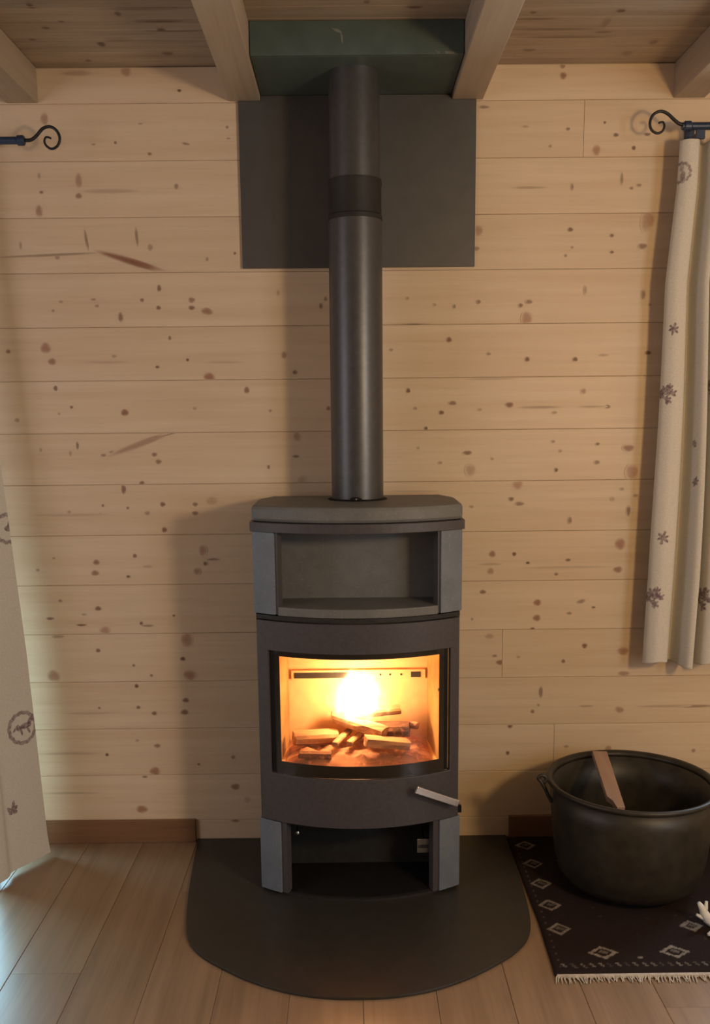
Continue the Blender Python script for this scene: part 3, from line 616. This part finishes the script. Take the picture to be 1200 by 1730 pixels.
edge = np.minimum(np.minimum(X-RGX0, RGX1-X), np.minimum(Y-RGY0, RGY1-Y))
Z = .0115+.0012*np.sin(X*9+1)*np.sin(Y*7)-.004*np.clip(1-edge/.008, 0, 1)**2+rng.uniform(-.0003, .0003, X.shape)
# the near left corner lies flat, its left edge dips beside the plate
XX = X+(.508-RGX0)*np.clip((-Y-.55)/.26, 0, 1)*np.clip(1-(X-RGX0)/.1, 0, 1)
vs = list(zip(XX.ravel(), Y.ravel(), Z.ravel())); cols = [(c, c, c) for c in mk.ravel()]
fs = [(j*nx+i, j*nx+i+1, (j+1)*nx+i+1, (j+1)*nx+i) for j in range(ny-1) for i in range(nx-1)]
rim = [i for i in range(nx)]+[j*nx+nx-1 for j in range(1, ny)]+[(ny-1)*nx+i for i in range(nx-2, -1, -1)]+[j*nx for j in range(ny-2, 0, -1)]
n0 = len(vs); vs += [(vs[q][0], vs[q][1], .0012) for q in rim]; cols += [(0, 0, 0)]*len(rim); k = len(rim)
fs += [(rim[q], n0+q, n0+(q+1) % k, rim[(q+1) % k]) for q in range(k)]+[tuple(range(n0, n0+k))]
rug = MB().add(vs, fs).build('rug', M['rug'], colors=cols)
tag(rug, 'dark brown woven rug with cream diamonds and a pale fringe under the cauldron', 'rug')
mb = MB(); mb.box(.513, RGX1-.004, RGY0-.010, RGY0-.0008, .0015, .0085)
for k in range(150):
    x = .512+k*.0055; l = rng.uniform(.012, .026); dx_ = rng.uniform(-.012, .012)
    mb.tube([(x, RGY0-.006, .0065), (x+dx_*.4, RGY0-.012, .005), (x+dx_, RGY0-.010-l, .0022)], [.0021, .0019, .001], 5)
tag(mb.build('fringe', M['fringe'], rug), 'pale cotton fringe', kind='stuff')

# small white branching ornament at the right edge of the view
wp = atZ(1196, 1566, .013); wb = Vector((wp[0]+.004, wp[1], .014))
orn = empty('white_ornament', tuple(wb)); tag(orn, 'small white branching ornament lying on the rug beside the cauldron', 'ornament')
def Q(x, y, dy=0): return Vector(atY(x, y, wp[1]+dy))
MB().tube([Q(1212, 1572), Q(1204, 1560), Q(1196, 1552), Q(1190, 1542), Q(1186, 1533), Q(1181, 1525)], [.009, .012, .014, .0115, .009, .005], 10).build('stem', M['white'], orn, smooth='all')
for pts, rr in (([Q(1190, 1543), Q(1193, 1534), Q(1194, 1523)], [.009, .006, .004]), ([Q(1194, 1552), Q(1185, 1549), Q(1177, 1545)], [.009, .006, .0035]), ([Q(1204, 1560), Q(1206, 1548), Q(1210, 1538)], [.010, .008, .005])):
    MB().tube(pts, rr, 8).build('branch', M['white'], orn, smooth='all')
q = atZ(1201, 1583, .013)
MB().tube([(q[0]-.008, q[1], .020), (q[0]+.002, q[1]+.003, .021), (q[0]+.02, q[1]+.012, .019), (q[0]+.035, q[1]+.02, .018)], [.004, .0075, .007, .005], 8).build('branch', M['white'], orn, smooth='all')

# ------------------------------------------------------------------ curtain rods
RY_ = -.10
def rod(label, scroll_px, x_in, x_out, zr, collar_px, s):
    r = empty('curtain_rod', (x_in, RY_, zr)); tag(r, label, 'curtain rod')
    MB().tube([(x_in, RY_, zr), (x_out, RY_, zr)], .0105, 14).build('pole', M['iron_daylit'], r, smooth=True)
    cxw = atY(*collar_px, RY_)
    mb = MB(); mb.tube([(cxw[0]-.012, RY_, zr), (cxw[0]-.008, RY_, zr), (cxw[0]+.008, RY_, zr), (cxw[0]+.012, RY_, zr)], [.0105, .0145, .0145, .0105], 14)
    mb.build('collar', M['iron_daylit'], r, smooth=True)
    P = catmull([tuple(atY(*q, RY_)) for q in scroll_px], 6); n = len(P)
    MB().tube(P, [.0052-.0024*i/n for i in range(n)], 10).build('scroll', M['iron'], r, smooth='all')
    xb = x_in+s*.25 if s < 0 else x_in+.055
    mb = MB(); mb.box(xb-.012, xb+.012, RY_-.002, RY_+.010, zr-.034, zr-.008).box(xb-.010, xb+.010, RY_+.010, -.002, zr-.030, zr-.016).box(xb-.014, xb+.014, -.008, -.0009, zr-.06, zr+.02)
    mb.build('bracket', M['iron_daylit'], r)
    return r
zl = atY(20, 237.5, RY_)[2]; zr_ = atY(1180, 213, RY_)[2]
rod('left curtain rod with a black iron scroll end on the wall', [(40, 237), (52, 236.5), (62, 229), (72, 217.5), (84, 214), (95, 220), (101, 233), (97.5, 246), (88, 251.5), (79, 247), (75, 238.5), (78.5, 231.5), (86.5, 234)], atY(41, 237, RY_)[0], -1.9, zl, (35, 237), -1)
rod('right curtain rod with a black iron scroll end above the hanging curtain', [(1157, 211), (1148, 209), (1139, 202), (1128, 192), (1116, 188), (1104, 194), (1098.5, 207), (1101, 219), (1110, 225), (1119, 222), (1123, 213), (1120, 206), (1113, 208)], atY(1153, 211, RY_)[0], 1.95, zr_, (1162, 211), 1)

# ------------------------------------------------------------------ curtains
def make_cloth(us, vs_, pos, marks, nm, label, th=.0016, flip=1):
    nu, nv = len(us), len(vs_); P = np.array([[pos(u, v) for u in us] for v in vs_])
    mk = np.zeros((nv, nu))
    seg = np.linalg.norm(np.diff(P[:, :, :2], axis=1), axis=2); Sx = np.concatenate([np.zeros((nv, 1)), np.cumsum(seg, 1)], 1)
    Cc = np.stack([Sx if flip == 1 else -Sx, P[..., 1], P[..., 2]], -1)     # cloth coordinates: along the cloth, depth, height
    q = P-CAM; dz = q@FW; ix = 600+FPX*(q@RT)/dz; iy = CYP-FPX*(q@UP)/dz
    def find(x, y):
        d = np.hypot(ix-x, iy-y)+dz*6; k = np.unravel_index(np.argmin(d), d.shape); return Cc[k]
    for fn in marks(find): np.maximum(mk, fn(Cc), out=mk)
    vs = [tuple(q) for q in P.reshape(-1, 3)]; cols = [(c, c, c) for c in mk.ravel()]
    fs = [(j*nu+i, j*nu+i+1, (j+1)*nu+i+1, (j+1)*nu+i) for j in range(nv-1) for i in range(nu-1)]
    o = MB().add(vs, fs).build(nm, M['curtain'], smooth='all', colors=cols)
    m = o.modifiers.new('solid', 'SOLIDIFY'); m.thickness = th; m.offset = 0
    return tag(o, label, 'curtain')
def leaf(cx, cz, ln, wd, ang):
    c, s = math.cos(ang), math.sin(ang)
    def f(P):
        a = (P[..., 0]-cx)*c+(P[..., 2]-cz)*s; b = -(P[..., 0]-cx)*s+(P[..., 2]-cz)*c
        t = a/ln; w = wd*np.sqrt(np.clip(t*(1-t)*4, 0, 1)); return np.where((t > 0) & (t < 1) & (np.abs(b) < w), .9, 0.)
    return f
def sprig(cx, cz, r, n=5, a0=0., spread=2*math.pi, s=1.):
    return [leaf(cx, cz, r*(.75+.35*((k*37) % 10)/10), r*.20, a0+spread*k/n) for k in range(n)]
def blob(cx, cz, rx, rz, s=.9):
    return lambda P: np.where(((P[..., 0]-cx)/rx)**2+((P[..., 2]-cz)/rz)**2 < 1, s, 0.)
def ring(cx, cz, r0, r1, s=.8):
    def f(P):
        d = np.hypot(P[..., 0]-cx, P[..., 2]-cz); a = np.arctan2(P[..., 2]-cz, P[..., 0]-cx); w = .0012*np.sin(a*13)
        return np.where((d > r0+w) & (d < r1+w), s, 0.)
    return f
def bouquet(cx, cz, r):
    L_ = []
    for k, (dx, dz, rr, a0) in enumerate(((0, .35, .75, .4), (.55, .1, .6, -.3), (.1, -.45, .6, -1.2), (-.5, .1, .6, 2.2), (.45, .65, .5, .9))):
        L_ += sprig(cx+dx*r, cz+dz*r, r*rr, 5, a0, 4.2)
    return L_
# right curtain
YR = -.085
def lerp_tab(tab, z): return float(np.interp(z, [t[0] for t in tab], [t[1] for t in tab]))
ledge = [(.62, .9262), (.9, .936), (1.40, .943), (1.784, .946), (2.05, .968), (2.19, .972)]
fold = [(0, -.085), (.008, -.100), (.03, -.112), (.055, -.110), (.075, -.098), (.098, -.040), (.112, -.042), (.128, -.105), (.142, -.120), (.152, -.112), (.1565, -.070), (.155, -.035), (.163, -.030), (.172, -.080), (.188, -.112), (.215, -.116), (.24, -.09), (.262, -.045), (.285, -.05), (.31, -.11), (.34, -.115), (.37, -.06), (.40, -.05), (.43, -.1)]
fc_ = catmull([(a, b) for a, b in fold], 5); FU = np.array([q.x for q in fc_]); FY = np.array([q.y for q in fc_])
zr0, zr1 = .622, atY(1170, 238, YR)[2]
def posR(u, v):
    z = zr0+(zr1-zr0)*v; x0 = lerp_tab(ledge, z)
    i = u*(len(FU)-1); k = int(min(i, len(FU)-2)); f = i-k; fx = FU[k]*(1-f)+FU[k+1]*f; fy = FY[k]*(1-f)+FY[k+1]*f
    amp = .75+.35*(1-v); comp = 1.0-.30*v**1.5
    y = -.09+(fy+.09)*amp*1.05
    drop = .010*math.sin(fx*34)*(1-v)**3
    return (x0+fx*comp+.004*math.sin(z*5+fx*9)*(1-v), y, z+drop)
def marksR(find):
    mR = []
    for (x, y, r) in ((1138, 556, 11), (1120, 908, 13), (1174, 750, 9), (1176, 813, 10)):
        p = find(x, y); mR += sprig(p[0], p[2], r*.00175, 6, .3)+[blob(p[0], p[2], .005, .005)]
    for (x, y, r) in ((1124, 668, 18), (1102, 1012, 20), (1185, 1014, 23), (1200, 655, 15)):
        p = find(x, y); mR += bouquet(p[0], p[2], r*.00175)
    p = find(1155, 292); mR += [ring(p[0]-.006, p[2], .022, .030, .7), blob(p[0], p[2]-.012, .008, .016, .8), blob(p[0]-.004, p[2]+.014, .006, .012, .6)]
    return mR
make_cloth(np.linspace(0, 1, 230), np.linspace(0, 1, 620), posR, marksR, 'curtain', 'cream curtain with purple flower sprigs hanging at the right of the stove')
# left curtain
lpath = [(-.986, -.100), (-1.014, -.150), (-1.043, -.195), (-1.066, -.232), (-1.064, -.268), (-1.078, -.305), (-1.092, -.308), (-1.104, -.285), (-1.108, -.25), (-1.11, -.22)]
lc = catmull(lpath, 8); LX = np.array([q.x for q in lc]); LY = np.array([q.y for q in lc])
zl0, zl1 = .012, zl-.018
def posL(u, v):
    z = zl0+(zl1-zl0)*v
    i = u*(len(LX)-1); k = int(min(i, len(LX)-2)); f = i-k; x = LX[k]*(1-f)+LX[k+1]*f; y = LY[k]*(1-f)+LY[k+1]*f
    am = 1-.62*min(1, v*1.25); xs = -1.12+(x+1.12)*(1-.62*v)
    edge = float(np.interp(z, [0, .077, .68, 1.385, 2.2], [-.986, -.994, -1.020, -1.066, -1.115]))
    frac = (x-(-.986))/(-1.11+.986)
    xx = edge+frac*(-1.11-.10*v-edge)
    return (xx, -.105+(y+.105)*am, z)
def marksL(find):
    mL = []
    p = find(38, 1229); k = 1.7    # the cloth turns away here, so the round emblem is wide along the cloth
    mL += [ring(p[0], p[2], .042, .054, .75), blob(p[0]+.012, p[2]+.004, .022, .009, .95), blob(p[0]-.014, p[2]+.001, .009, .008, .9), leaf(p[0]+.02, p[2]+.006, .036, .007, .8), leaf(p[0]-.008, p[2], .024, .004, -1.4), leaf(p[0]+.016, p[2], .026, .004, -1.2), leaf(p[0]-.036, p[2]-.006, .03, .004, .7)]
    p = find(20, 1366); mL += [leaf(p[0], p[2]-.018, .042, .006, 1.35), leaf(p[0]-.001, p[2]-.014, .026, .006, 2.2), leaf(p[0], p[2]-.012, .026, .006, .7), leaf(p[0], p[2]-.016, .018, .006, .2), leaf(p[0], p[2]-.016, .014, .005, 2.9)]
    p = find(14, 893); mL += [ring(p[0]-.004, p[2], .036, .048, .7), blob(p[0]+.006, p[2], .020, .010, .9), leaf(p[0], p[2], .03, .006, 1.2), leaf(p[0]+.004, p[2], .03, .005, -1.)]
    return mL
make_cloth(np.linspace(0, 1, 260)**1.35, np.concatenate([np.linspace(0, .66, 700)[:-1], np.linspace(.66, 1, 60)]), posL, marksL, 'curtain', 'long cream curtain with a wreath emblem reaching the floor at the left', flip=-1)
